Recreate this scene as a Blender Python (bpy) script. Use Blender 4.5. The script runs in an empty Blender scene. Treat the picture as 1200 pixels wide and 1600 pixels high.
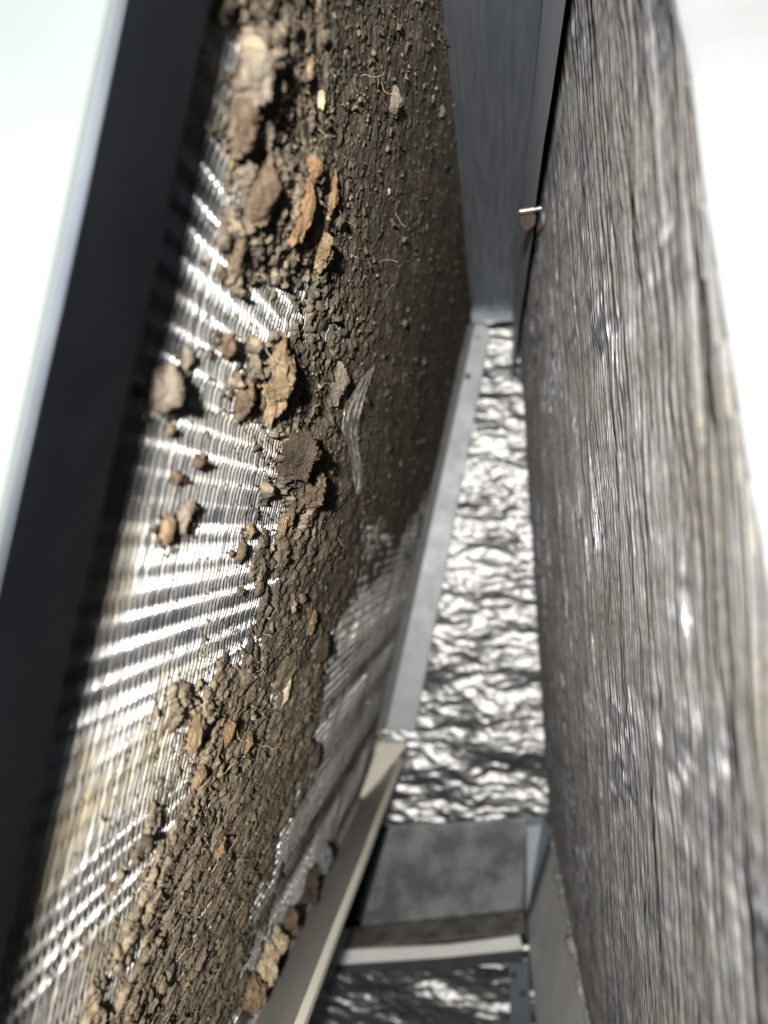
import bpy, bmesh, math, random
import numpy as np
from mathutils import Vector, Matrix, noise as mnoise

random.seed(7)
rng = np.random.default_rng(11)
sc = bpy.context.scene
col = sc.collection

# ------------------------------------------------------------------ camera
F = 1200.0 * 24.0 / 27.0           # focal length in pixels of the 1200x1600 photograph
CU, CV = 600.0, 800.0
VPU, VPV = 768.0, 825.0            # where lines running into the unit meet
YAW = math.atan2(VPU - CU, F)
PITCH = math.atan2((VPV - CV), math.hypot(F, VPU - CU))
cam_data = bpy.data.cameras.new('camera')
cam = bpy.data.objects.new('camera', cam_data)
col.objects.link(cam)
cam.rotation_euler = (math.radians(90) + PITCH, 0, YAW)
cam_data.sensor_fit = 'VERTICAL'
cam_data.sensor_height = 36.0
cam_data.sensor_width = 27.0
cam_data.lens = 24.0
cam_data.clip_start = 0.002
cam_data.clip_end = 20
cam_data.dof.use_dof = True
cam_data.dof.focus_distance = 0.180
cam_data.dof.aperture_fstop = 10.0
sc.camera = cam

# ------------------------------------------------------------------ world, lamp, exposure
w = bpy.data.worlds.new('World')
sc.world = w
w.use_nodes = True
bg = w.node_tree.nodes['Background']
bg.inputs['Color'].default_value = (0.72, 0.84, 1.0, 1)
bg.inputs['Strength'].default_value = 0.045

LAMP_POWER = 12.0
ld = bpy.data.lights.new('work_lamp', 'POINT')
ld.energy = LAMP_POWER
ld.color = (1.0, 0.95, 0.87)
ld.shadow_soft_size = 0.005
lamp = bpy.data.objects.new('work_lamp', ld)
col.objects.link(lamp)
LAMP_BACK = 0.10
LAMP_OFF = 0.0440                  # distance of the lamp from the plane of the left fins
LAMP_UP = 0.012

sc.view_settings.view_transform = 'Standard'
sc.view_settings.look = 'None'
sc.view_settings.exposure = 0.0
sc.view_settings.gamma = 1.0
sc.render.engine = 'CYCLES'
sc.cycles.use_denoising = True
sc.cycles.max_bounces = 8
sc.cycles.sample_clamp_indirect = 4.0

# ------------------------------------------------------------------ geometry helpers
RM = np.array(cam.rotation_euler.to_matrix())
YB = 0.55                          # depth of the far wall


def ray(u, v):
    d = np.stack([(np.asarray(u, float) - CU) / F, -(np.asarray(v, float) - CV) / F,
                  -np.ones_like(np.asarray(u, float))], -1)
    return d @ RM.T


def P(u, v, Y=YB):
    d = ray(u, v)
    return d * (Y / d[..., 1:2]) if d.ndim > 1 else d * (Y / d[1])


def pix(p):
    c = np.asarray(p, float) @ RM
    return CU + F * c[..., 0] / -c[..., 2], CV - F * c[..., 1] / -c[..., 2]


class Slab:
    """a coil face: T runs down the slope, Y into the unit, h out of the face"""
    def __init__(s, top, bottom, side):
        s.A = P(*top)
        b = P(*bottom)
        b[1] = s.A[1]
        s.t = (b - s.A)
        s.L = np.linalg.norm(s.t)
        s.t /= s.L
        s.n = np.array([-s.t[2], 0, s.t[0]])
        if s.n[0] * side < 0:
            s.n = -s.n
        s.A[1] = 0
        s.dist = -float(s.A @ s.n)       # distance of the camera from the face

    def pt(s, T, Y, h=0.0):
        T, Y, h = np.broadcast_arrays(np.asarray(T, float), np.asarray(Y, float), np.asarray(h, float))
        return s.A + T[..., None] * s.t + h[..., None] * s.n + Y[..., None] * np.array([0, 1, 0])

    def hit(s, u, v, h=0.0):
        d = ray(u, v)
        k = (s.A @ s.n + h) / (d @ s.n)
        p = d * k[..., None] if np.ndim(k) else d * k
        return (p - s.A) @ s.t, p[..., 1]


LS = Slab((735, 492), (570, 1238), 1)
RS = Slab((806, 480), (858, 1284), -1)
lamp.location = LS.n * (LAMP_OFF - LS.dist) + np.array([0, -LAMP_BACK, LAMP_UP])

ORG = {}


def link(o, parent=None):
    col.objects.link(o)
    if parent is not None:
        o.parent = parent
    return o


def thing(name, label, cat, loc, group=None, kind=None):
    o = bpy.data.objects.new(name, None)
    o.empty_display_size = 0.01
    o.location = loc
    link(o)
    ORG[o.name] = np.array(loc, float)
    o['label'] = label
    o['category'] = cat
    if group:
        o['group'] = group
    if kind:
        o['kind'] = kind
    return o


def mesh(name, V, Fc, mat=None, smooth=False, tint=None):
    me = bpy.data.meshes.new(name)
    V = np.asarray(V, np.float32).reshape(-1, 3)
    if isinstance(Fc, np.ndarray):
        n, k = Fc.shape
        me.vertices.add(len(V))
        me.vertices.foreach_set('co', V.ravel())
        me.loops.add(n * k)
        me.loops.foreach_set('vertex_index', Fc.astype(np.int32).ravel())
        me.polygons.add(n)
        me.polygons.foreach_set('loop_start', np.arange(0, n * k, k, dtype=np.int32))
        me.update(calc_edges=True)
        me.validate()
    else:
        me.from_pydata(V.tolist(), [], Fc)
        me.update()
    if smooth:
        me.polygons.foreach_set('use_smooth', np.ones(len(me.polygons), bool))
    if mat:
        me.materials.append(mat)
    if tint is not None:
        a = me.attributes.new('tint', 'FLOAT', 'POINT')
        a.data.foreach_set('value', np.asarray(tint, np.float32))
    return me


def obj(name, V, Fc, mat, parent=None, smooth=False, tint=None, label=None, cat=None, group=None, kind=None, bevel=0):
    V = np.asarray(V, float).reshape(-1, 3)
    if parent is not None:
        o0 = ORG[parent.name]
    else:
        o0 = V.mean(0)
    o = bpy.data.objects.new(name, mesh(name, V - o0, Fc, mat, smooth, tint))
    link(o, parent)
    if parent is None:
        o.location = o0
    ORG[o.name] = o0
    if label:
        o['label'] = label
    if cat:
        o['category'] = cat
    if group:
        o['group'] = group
    if kind:
        o['kind'] = kind
    if bevel:
        b = o.modifiers.new('bevel', 'BEVEL')
        b.width = bevel
        b.segments = 2
        b.limit_method = 'ANGLE'
    return o


def plate(poly, thick):
    """closed slab of sheet from an ordered 3D outline and a thickness vector"""
    a = np.asarray(poly, float)
    n = len(a)
    V = np.concatenate([a, a + np.asarray(thick, float)])
    Fc = [list(range(n)), list(range(2 * n - 1, n - 1, -1))]
    for i in range(n):
        j = (i + 1) % n
        Fc.append([j, i, n + i, n + j])
    return V, Fc


def grid_faces(nr, nc):
    i = np.arange(nr * nc).reshape(nr, nc)
    return np.stack([i[:-1, :-1], i[:-1, 1:], i[1:, 1:], i[1:, :-1]], -1).reshape(-1, 4)


# ------------------------------------------------------------------ numpy noise
def h2(ix, iy, seed):
    x = (ix.astype(np.int64) * 374761393 + iy.astype(np.int64) * 668265263 + seed * 1274126177) & 0xFFFFFFFF
    x = ((x ^ (x >> 13)) * 1274126177) & 0xFFFFFFFF
    x = ((x ^ (x >> 16)) * 2246822519) & 0xFFFFFFFF
    x = x ^ (x >> 15)
    return (x & 0xFFFFFF) / float(0x1000000)


def vn(x, y, seed=0):
    x, y = np.broadcast_arrays(np.asarray(x, float), np.asarray(y, float))
    ix, iy = np.floor(x), np.floor(y)
    fx, fy = x - ix, y - iy
    fx = fx * fx * fx * (fx * (fx * 6 - 15) + 10)
    fy = fy * fy * fy * (fy * (fy * 6 - 15) + 10)
    a, b = h2(ix, iy, seed), h2(ix + 1, iy, seed)
    c, d = h2(ix, iy + 1, seed), h2(ix + 1, iy + 1, seed)
    return 2 * ((a * (1 - fx) + b * fx) * (1 - fy) + (c * (1 - fx) + d * fx) * fy) - 1


def fbm(x, y, seed=0, o=4, g=0.5):
    r, a, s = 0, 1.0, 0
    x, y = np.asarray(x, float), np.asarray(y, float)
    for k in range(o):
        cs, sn = math.cos(k * 1.1), math.sin(k * 1.1)
        r = r + a * vn((x * cs - y * sn) * 2 ** k + 17.3 * k, (x * sn + y * cs) * 2 ** k - 9.1 * k, seed + k)
        s += a
        a *= g
    return r / s


def worley(x, y, seed=0):
    ix, iy = np.floor(x), np.floor(y)
    f1 = np.full(x.shape, 9.0)
    f2 = np.full(x.shape, 9.0)
    cid = np.zeros(x.shape)
    for dx in (-1, 0, 1):
        for dy in (-1, 0, 1):
            cx, cy = ix + dx, iy + dy
            px = cx + h2(cx, cy, seed)
            py = cy + h2(cx, cy, seed + 5)
            d = np.hypot(px - x, py - y)
            r = h2(cx, cy, seed + 9)
            m = d < f1
            f2 = np.where(m, f1, np.minimum(f2, d))
            cid = np.where(m, r, cid)
            f1 = np.where(m, d, f1)
    return f1, f2, cid


def inside_dist(px, py, poly):
    """signed distance in pixels, positive inside"""
    poly = np.asarray(poly, float)
    d = np.full(px.shape, 1e9)
    ins = np.zeros(px.shape, bool)
    for i in range(len(poly)):
        x1, y1 = poly[i]
        x2, y2 = poly[(i + 1) % len(poly)]
        ex, ey = x2 - x1, y2 - y1
        k = np.clip(((px - x1) * ex + (py - y1) * ey) / (ex * ex + ey * ey + 1e-9), 0, 1)
        d = np.minimum(d, np.hypot(px - x1 - k * ex, py - y1 - k * ey))
        c = ((y1 > py) != (y2 > py)) & (px < (x2 - x1) * (py - y1) / (y2 - y1 + 1e-12) + x1)
        ins ^= c
    return np.where(ins, d, -d)


def sstep(a, b, x):
    k = np.clip((x - a) / (b - a), 0, 1)
    return k * k * (3 - 2 * k)


# ------------------------------------------------------------------ materials
def new_mat(name):
    m = bpy.data.materials.new(name)
    m.use_nodes = True
    nt = m.node_tree
    return m, nt, nt.nodes['Principled BSDF']


def N(nt, kind, **kw):
    n = nt.nodes.new(kind)
    for k, v in kw.items():
        setattr(n, k, v)
    return n


def ramp(nt, src, stops):
    r = N(nt, 'ShaderNodeValToRGB')
    el = r.color_ramp.elements
    while len(el) < len(stops):
        el.new(0.5)
    for e, (p, c) in zip(el, stops):
        e.position = p
        e.color = c if len(c) == 4 else (*c, 1)
    nt.links.new(src, r.inputs[0])
    return r


def tex(nt, scale, detail=4, kind='ShaderNodeTexNoise', stretch=None, rough=0.55, coord='Object'):
    tc = N(nt, 'ShaderNodeTexCoord')
    src = tc.outputs[coord]
    if stretch:
        mp = N(nt, 'ShaderNodeMapping')
        mp.inputs['Scale'].default_value = stretch
        nt.links.new(src, mp.inputs[0])
        src = mp.outputs[0]
    t = N(nt, kind)
    t.inputs['Scale'].default_value = scale
    if 'Detail' in t.inputs:
        t.inputs['Detail'].default_value = detail
        t.inputs['Roughness'].default_value = rough
    nt.links.new(src, t.inputs['Vector'])
    return t


def bump(nt, src, bs, strength, dist):
    b = N(nt, 'ShaderNodeBump')
    b.inputs['Strength'].default_value = strength
    b.inputs['Distance'].default_value = dist
    nt.links.new(src, b.inputs['Height'])
    nt.links.new(b.outputs[0], bs.inputs['Normal'])
    return b


def mat_metal(name, c1, c2, rough, metal=1.0, scale=60, stretch=None, bmp=0.0, spread=0.12, lo=0.3, hi=0.7):
    m, nt, bs = new_mat(name)
    t = tex(nt, scale, 5, stretch=stretch)
    r = ramp(nt, t.outputs[0], [(lo, c1), (hi, c2)])
    nt.links.new(r.outputs[0], bs.inputs['Base Color'])
    bs.inputs['Metallic'].default_value = metal
    r2 = ramp(nt, t.outputs[0], [(0.3, (rough + spread,) * 3), (0.7, (rough,) * 3)])
    nt.links.new(r2.outputs[0], bs.inputs['Roughness'])
    if bmp:
        t2 = tex(nt, scale * 6, 3, stretch=stretch)
        bump(nt, t2.outputs[0], bs, bmp, 0.0004)
    return m


def mat_fin(name, metal_c, dust_c, lo, hi, rough, scale=35.0, stretch=(1, 1, 1), vary=0.25, scatter=0.0):
    m, nt, bs = new_mat(name)
    tc = N(nt, 'ShaderNodeNewGeometry')
    mp = N(nt, 'ShaderNodeMapping')
    mp.inputs['Scale'].default_value = stretch
    nt.links.new(tc.outputs['Position'], mp.inputs[0])
    t = N(nt, 'ShaderNodeTexNoise')
    t.inputs['Scale'].default_value = scale
    t.inputs['Detail'].default_value = 8
    t.inputs['Roughness'].default_value = 0.68
    nt.links.new(mp.outputs[0], t.inputs['Vector'])
    r = ramp(nt, t.outputs[0], [(lo, (0, 0, 0)), (hi, (1, 1, 1))])
    mx = N(nt, 'ShaderNodeMix', data_type='RGBA')
    mx.inputs[6].default_value = (*metal_c, 1)
    t3 = N(nt, 'ShaderNodeTexNoise')
    t3.inputs['Scale'].default_value = 420
    t3.inputs['Detail'].default_value = 3
    nt.links.new(tc.outputs['Position'], t3.inputs['Vector'])
    r3 = ramp(nt, t3.outputs[0], [(0.3, tuple(x * 0.5 for x in dust_c)), (0.55, dust_c), (0.75, (dust_c[0] * 1.5, dust_c[1] * 1.45, dust_c[2] * 1.1))])
    nt.links.new(r.outputs[0], mx.inputs[0])
    nt.links.new(r3.outputs[0], mx.inputs[7])
    oi = N(nt, 'ShaderNodeObjectInfo')
    vr = N(nt, 'ShaderNodeMapRange')
    vr.inputs['To Min'].default_value = 1.0 - vary
    vr.inputs['To Max'].default_value = 1.0
    nt.links.new(oi.outputs['Random'], vr.inputs['Value'])
    vm = N(nt, 'ShaderNodeMix', data_type='RGBA', blend_type='MULTIPLY')
    vm.inputs[0].default_value = 1.0
    nt.links.new(mx.outputs[2], vm.inputs[6])
    nt.links.new(vr.outputs[0], vm.inputs[7])
    nt.links.new(vm.outputs[2], bs.inputs['Base Color'])
    if scatter:                        # rolling marks across the fin spread the light up and down
        mp2 = N(nt, 'ShaderNodeMapping')
        mp2.inputs['Scale'].default_value = (0.04, 0.04, 1)
        nt.links.new(tc.outputs['Position'], mp2.inputs[0])
        t4 = N(nt, 'ShaderNodeTexNoise')
        t4.inputs['Scale'].default_value = 2200
        t4.inputs['Detail'].default_value = 2
        nt.links.new(mp2.outputs[0], t4.inputs['Vector'])
        bump(nt, t4.outputs[0], bs, scatter, 0.0006)
    inv = N(nt, 'ShaderNodeMath', operation='SUBTRACT')
    inv.inputs[0].default_value = 1.0
    nt.links.new(r.outputs[0], inv.inputs[1])
    mm = N(nt, 'ShaderNodeMath', operation='MULTIPLY')
    mm.inputs[1].default_value = 0.92
    nt.links.new(inv.outputs[0], mm.inputs[0])
    nt.links.new(mm.outputs[0], bs.inputs['Metallic'])
    rr = N(nt, 'ShaderNodeMapRange')
    rr.inputs['To Min'].default_value = rough
    rr.inputs['To Max'].default_value = 0.85
    nt.links.new(r.outputs[0], rr.inputs['Value'])
    nt.links.new(rr.outputs[0], bs.inputs['Roughness'])
    return m


def mat_dirt(name, stops, scale=260, bmp=0.9, fine=1100, tint_amt=0.5):
    m, nt, bs = new_mat(name)
    t = tex(nt, scale, 6, rough=0.65)
    at = N(nt, 'ShaderNodeAttribute', attribute_name='tint')
    mx = N(nt, 'ShaderNodeMix', data_type='FLOAT')
    mx.inputs[0].default_value = tint_amt
    nt.links.new(t.outputs[0], mx.inputs[2])
    nt.links.new(at.outputs['Fac'], mx.inputs[3])
    r = ramp(nt, mx.outputs[0], stops)
    nt.links.new(r.outputs[0], bs.inputs['Base Color'])
    bs.inputs['Roughness'].default_value = 0.92
    bs.inputs['Specular IOR Level'].default_value = 0.25
    t2 = tex(nt, fine, 6, rough=0.7)
    bump(nt, t2.outputs[0], bs, bmp, 0.0008)
    return m


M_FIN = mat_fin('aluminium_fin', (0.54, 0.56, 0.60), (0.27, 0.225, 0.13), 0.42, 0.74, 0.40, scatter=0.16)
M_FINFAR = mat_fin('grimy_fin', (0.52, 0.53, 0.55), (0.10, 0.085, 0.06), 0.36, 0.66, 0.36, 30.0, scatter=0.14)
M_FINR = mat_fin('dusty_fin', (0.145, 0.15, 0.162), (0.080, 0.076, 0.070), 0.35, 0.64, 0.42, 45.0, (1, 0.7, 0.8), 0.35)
M_GALV = mat_metal('galvanised_sheet', (0.30, 0.34, 0.39), (0.48, 0.53, 0.58), 0.42, 0.85, 55, (1, 0.5, 1), 0.12)
M_GALVB = mat_metal('mottled_galvanised', (0.19, 0.21, 0.225), (0.42, 0.45, 0.47), 0.40, 0.6, 36, None, 0.05, lo=0.42, hi=0.60)
M_CEIL = mat_metal('brushed_galvanised', (0.13, 0.15, 0.175), (0.21, 0.235, 0.265), 0.45, 0.75, 420, (1, 0.06, 1), 0.35)
M_STRIP = mat_metal('bright_strip_metal', (0.40, 0.44, 0.475), (0.48, 0.52, 0.55), 0.5, 0.3, 60)
M_EDGE = mat_metal('dull_strip_edge', (0.24, 0.245, 0.25), (0.34, 0.345, 0.35), 0.5, 0.4, 90)
M_FLANGE = mat_metal('flange_steel', (0.075, 0.090, 0.115), (0.13, 0.15, 0.18), 0.75, 0.0, 40)
M_FLANGE.node_tree.nodes['Principled BSDF'].inputs['Specular IOR Level'].default_value = 0.15
M_FRONT = mat_metal('pale_front_steel', (0.140, 0.148, 0.160), (0.165, 0.172, 0.182), 0.8, 0.0, 30)
M_FRONTL = mat_metal('pale_blue_steel', (0.055, 0.072, 0.080), (0.082, 0.092, 0.095), 0.7, 0.0, 14)
M_CREAM = mat_metal('cream_channel', (0.34, 0.335, 0.32), (0.43, 0.425, 0.40), 0.42, 0.0, 45, None, 0.06)
M_CREAML = mat_metal('cream_lip', (0.60, 0.58, 0.51), (0.68, 0.66, 0.58), 0.4, 0.0, 45)
M_GREY = mat_metal('grey_pan', (0.58, 0.59, 0.60), (0.70, 0.71, 0.71), 0.5, 0.1, 40, None, 0.08)
M_WHITE = mat_metal('white_bar', (0.74, 0.74, 0.73), (0.84, 0.84, 0.83), 0.4, 0.0, 50)
M_RUST = mat_metal('stained_ledge', (0.055, 0.052, 0.048), (0.20, 0.185, 0.165), 0.6, 0.1, 70, None, 0.1)
M_TAB = mat_metal('dark_rust', (0.02, 0.014, 0.010), (0.06, 0.04, 0.028), 0.8, 0.0, 150)
M_DARK = mat_metal('dark_steel', (0.05, 0.055, 0.06), (0.10, 0.11, 0.12), 0.5, 0.4, 40)
M_HOLE = mat_metal('hole_black', (0.01, 0.01, 0.01), (0.02, 0.02, 0.02), 0.9, 0.0, 40)
M_SCREW = mat_metal('screw_zinc', (0.80, 0.80, 0.80), (0.9, 0.9, 0.9), 0.25, 1.0, 200)
M_SEAL = mat_dirt('pale_sealant', [(0.3, (0.30, 0.28, 0.25)), (0.7, (0.62, 0.60, 0.56))], 200)
M_DIRT = mat_dirt('packed_lint', [(0.22, (0.032, 0.027, 0.022)), (0.42, (0.078, 0.066, 0.052)),
                                  (0.58, (0.132, 0.110, 0.083)), (0.78, (0.27, 0.22, 0.155))], 300, 1.0, 1300, 0.55)
M_CLUMP = {
    'tan': mat_dirt('tan_lint', [(0.3, (0.11, 0.078, 0.048)), (0.58, (0.23, 0.168, 0.105)), (0.75, (0.36, 0.28, 0.18))], 220, 1.0, 1500, 0.0),
    'orange': mat_dirt('orange_lint', [(0.3, (0.11, 0.07, 0.04)), (0.58, (0.24, 0.155, 0.085)), (0.75, (0.36, 0.255, 0.155))], 220, 1.0, 1500, 0.0),
    'brown': mat_dirt('brown_lint', [(0.3, (0.07, 0.05, 0.035)), (0.6, (0.15, 0.11, 0.075)), (0.8, (0.24, 0.18, 0.12))], 240, 1.0, 1500, 0.0),
    'dark': mat_dirt('dark_lint', [(0.3, (0.03, 0.024, 0.018)), (0.6, (0.075, 0.058, 0.042)), (0.8, (0.13, 0.10, 0.07))], 240, 1.0, 1500, 0.0),
    'gritty': mat_dirt('yellow_grit', [(0.3, (0.16, 0.125, 0.06)), (0.6, (0.27, 0.22, 0.11)), (0.8, (0.38, 0.32, 0.17))], 220, 1.0, 1500, 0.0),
    'grey': mat_dirt('grey_lint', [(0.3, (0.13, 0.11, 0.085)), (0.6, (0.24, 0.21, 0.17)), (0.8, (0.36, 0.32, 0.27))], 240, 1.0, 1500, 0.0),
    'pale': mat_dirt('pale_lint', [(0.3, (0.30, 0.24, 0.16)), (0.6, (0.48, 0.40, 0.28)), (0.8, (0.6, 0.52, 0.38))], 220, 1.0, 1500, 0.0),
}


def mat_foil():
    m, nt, bs = new_mat('aluminium_foil')
    bs.inputs['Base Color'].default_value = (0.40, 0.41, 0.42, 1)
    bs.inputs['Metallic'].default_value = 1.0
    bs.inputs['Roughness'].default_value = 0.44
    t = tex(nt, 260, 4)
    bump(nt, t.outputs[0], bs, 0.3, 0.0012)
    return m


M_FOIL = mat_foil()


def mat_film():
    m = bpy.data.materials.new('clear_film')
    m.use_nodes = True
    nt = m.node_tree
    nt.nodes.clear()
    out = N(nt, 'ShaderNodeOutputMaterial')
    tr = N(nt, 'ShaderNodeBsdfTransparent')
    gl = N(nt, 'ShaderNodeBsdfGlossy')
    gl.inputs['Roughness'].default_value = 0.16
    df = N(nt, 'ShaderNodeBsdfDiffuse')
    df.inputs['Color'].default_value = (0.7, 0.68, 0.64, 1)
    a1 = N(nt, 'ShaderNodeMixShader')
    a1.inputs[0].default_value = 0.45
    a2 = N(nt, 'ShaderNodeMixShader')
    a2.inputs[0].default_value = 0.22
    nt.links.new(df.outputs[0], a1.inputs[1])
    nt.links.new(gl.outputs[0], a1.inputs[2])
    nt.links.new(tr.outputs[0], a2.inputs[1])
    nt.links.new(a1.outputs[0], a2.inputs[2])
    nt.links.new(a2.outputs[0], out.inputs[0])
    return m


M_FILM = mat_film()

# ------------------------------------------------------------------ the cabinet round it all
cab = []
W0, W1, Z0, Z1 = -0.36, 0.30, -0.62, 0.30
for nm, a, b in (('cabinet_wall', (W0, 0.05, Z0), (W0 - 0.004, 0.62, Z1)),
                 ('cabinet_wall', (W1, 0.05, Z0), (W1 + 0.004, 0.62, Z1)),
                 ('cabinet_wall', (W0, 0.615, Z0), (W1, 0.62, Z1)),
                 ('cabinet_ceiling', (W0, 0.05, Z1), (W1, 0.62, Z1 + 0.004)),
                 ('cabinet_floor', (W0, 0.05, Z0 - 0.004), (W1, 0.62, Z0))):
    a, b = np.array(a), np.array(b)
    poly = [(a[0], a[1], a[2]), (b[0], a[1], a[2]), (b[0], b[1], a[2]), (a[0], b[1], a[2])]
    V, Fc = plate(poly, (0, 0, b[2] - a[2]))
    obj(nm, V, Fc, M_DARK, kind='structure')

# ------------------------------------------------------------------ foil insulation on the far wall


def foil_sheet(name, corners, Y, nr, nc, seed, label, amp=1.0):
    (u0, v0), (u1, v1) = corners
    a = P(u0, v0, Y)
    b = P(u1, v1, Y)
    X, Z = np.meshgrid(np.linspace(a[0], b[0], nc), np.linspace(a[2], b[2], nr))
    x, z = X * 1000, Z * 1000
    wx = x + 4 * fbm(x / 15, z / 15, seed + 40, 3)
    wz = z + 4 * fbm(x / 15, z / 15, seed + 50, 3)
    d = 1.5 * (1 - 2 * np.abs(fbm(wx / 27, wz / 11, seed, 3)))
    d = d + 0.50 * fbm(wx / 9, wz / 5, seed + 3, 2) + 0.12 * fbm(wx / 3.4, wz / 2.4, seed + 7, 2)
    d = d + 3.2 * fbm(x / 45, z / 22, seed + 9, 2)
    V = np.stack([X, Y - amp * d / 1000, Z], -1).reshape(-1, 3)
    n = len(V)
    back = [(a[0], Y + 0.012, a[2]), (b[0], Y + 0.012, a[2]), (b[0], Y + 0.012, b[2]), (a[0], Y + 0.012, b[2])]
    o = obj(name, V, grid_faces(nr, nc), M_FOIL, smooth=True, label=label, cat='insulation')
    return o


foil_sheet('foil_insulation', ((540, 470), (900, 1310)), YB + 0.006, 460, 200, 3,
           'crinkled silver foil insulation on the far wall between the two coil faces')
foil_sheet('foil_insulation', ((430, 1440), (900, 1800)), YB + 0.022, 240, 260, 23,
           'dark crinkled foil lining below the white cross bar at the bottom', 1.0)

# ------------------------------------------------------------------ left coil: fins, flange, end strip
Y0L, Y1L = 0.0875, YB - 0.016
left = thing('coil_slab', 'left coil face of bright aluminium fins caked with brown lint', 'coil', LS.pt(LS.L, 0.3, -0.02))
PITCHF = 0.0018
FT = 0.00016
nT = 1150
Ts = np.linspace(-0.002, LS.L - 0.002, nT)
ph = 2.6 * fbm(Ts / 0.021, Ts * 0, 5, 2)
am = 0.62 + 0.38 * vn(Ts / 0.013, Ts * 0, 8)
rip = am * np.sin(2 * np.pi * Ts / 0.0046 + ph) + (0.7 + 0.5 * sstep(0.17, 0.25, Ts)) * vn(Ts / 0.0095, Ts * 0, 15)
base = (0.00014 + 0.00020 * sstep(0.19, 0.26, Ts) + 0.00014 * sstep(0.11, 0.04, Ts)) * am * np.sin(2 * np.pi * Ts / 0.0046 + ph + 0.9) + 0.00025 * vn(Ts / 0.016, Ts * 0, 12)
fin_meshes = []
far_meshes = []
for k in range(11):
    wv = base + 0.00004 * vn(Ts / 0.006, Ts * 0 + k, 31) + 0.00010 * vn(Ts / 0.030, Ts * 0 + k, 37)
    hf = 0.00010 * vn(Ts / 0.010, Ts * 0 + k, 41)
    if k in (3, 6):
        wv = wv + 0.0005 * np.maximum(0, vn(Ts / 0.018, Ts * 0 + k, 47) - 0.45)
    rows = []
    row = np.clip((2.3 if k < 7 else 2.8) * rip - (0.12 if k < 7 else 0.85) + 0.3 * vn(Ts / 0.02, Ts * 0 + k * 3, 53), -0.6 if k < 7 else -1.0, 1.0)
    rows = []                          # the soft front edge curls away in some rows and forward in others
    tip = [(-0.022, 0.0), (-0.0013, 0.0), (-0.0009, 0.000035), (-0.00055, 0.00012), (-0.00025, 0.00023), (0.0, 0.00036)]
    for q, (hh, cu) in enumerate(tip):
        rows.append(LS.pt(Ts, wv + cu * row, hh + (hf if q == 5 else 0)) - LS.A)
    rows.append(rows[-1].copy())       # crisp arris: the cut edge does not share normals with the side
    rows.append(LS.pt(Ts, wv + 0.00036 * row + FT, hf) - LS.A)
    rows.append(rows[-1].copy())
    rows.append(LS.pt(Ts, wv + FT, -0.0013) - LS.A)
    rows.append(LS.pt(Ts, wv + FT, -0.022) - LS.A)
    V = np.stack(rows, 1).reshape(-1, 3)
    gf = grid_faces(nT, 11).reshape(nT - 1, 10, 4)
    gf = np.delete(gf, [5, 7], axis=1).reshape(-1, 4)
    (fin_meshes if k < 7 else far_meshes).append(mesh('fin', V, gf, M_FIN if k < 7 else M_FINFAR, smooth=True))
ny = int((Y1L - Y0L) / PITCHF)
for i in range(ny):
    yf = Y0L + i * PITCHF
    if rng.random() < (yf - 0.20) / 0.10:      # deeper in, the fins are grimier and more closed up
        me_ = far_meshes[int(rng.integers(0, 4))]
    else:
        me_ = fin_meshes[int(rng.integers(0, 7))]
    o = bpy.data.objects.new('fin', me_)
    link(o, left)
    o.location = LS.A + np.array([0, Y0L + i * PITCHF + rng.normal(0, 0.00012), 0]) - ORG[left.name]

# folded front flange: bright front, dark return that leans away from the lamp
H0, YF0, H1, YF1 = 0.008, 0.0603, 0.0014, 0.0858
tr = np.linspace(0.02, LS.L + 0.02, 40)
wob = 0.0004 * fbm(tr / 0.05, tr * 0, 77, 2)
prof = [(-0.09, YF0 - 0.001), (H0 - 0.0004, YF0 - 0.0008), (H0, YF0 - 0.0006), (H1, YF1), (H1 - 0.002, YF1 + 0.0008), (-0.020, YF1 + 0.0008)]
rows = [LS.pt(tr, y, h + wob) for h, y in prof]
V = np.stack(rows, 1).reshape(-1, 3)
fc = grid_faces(40, len(prof))
o = obj('front_flange', V[:], fc, M_FLANGE, left, label='dark folded flange along the near edge')
o.data.polygons.foreach_set('use_smooth', np.zeros(len(o.data.polygons), bool))
fp = [LS.pt(0.02, YF0 - 0.0018, -0.10), LS.pt(0.02, YF0 - 0.0018, H0 - 0.0001), LS.pt(LS.L + 0.02, YF0 - 0.0018, H0 - 0.0001), LS.pt(LS.L + 0.02, YF0 - 0.0018, -0.10)]
V, Fc = plate(fp, (0, 0.0008, 0))
obj('front_plate', V, Fc, M_FRONTL, left, label='pale front plate glaring white in the lamp light')

# end strip at the far edge
YS = YB - 0.013
est = [(742, 506), (752, 505), (764, 512), (766, 522), (648, 1142), (602, 1142)]
poly = [P(u, v, YS) for u, v in est]
V, Fc = plate(poly, (0, 0.002, 0))
strip = obj('end_strip', V, Fc, M_STRIP, left, bevel=0.0004, label='pale grey metal strip along the far edge')
side = [P(729, 508, YS + 0.001), P(741.5, 506, YS - 0.0035), P(601.5, 1142, YS - 0.0035), P(588, 1142, YS + 0.001)]
V, Fc = plate(side, (0, 0.0015, 0))
obj('strip_edge', V, Fc, M_EDGE, left, bevel=0.0003)


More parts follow.
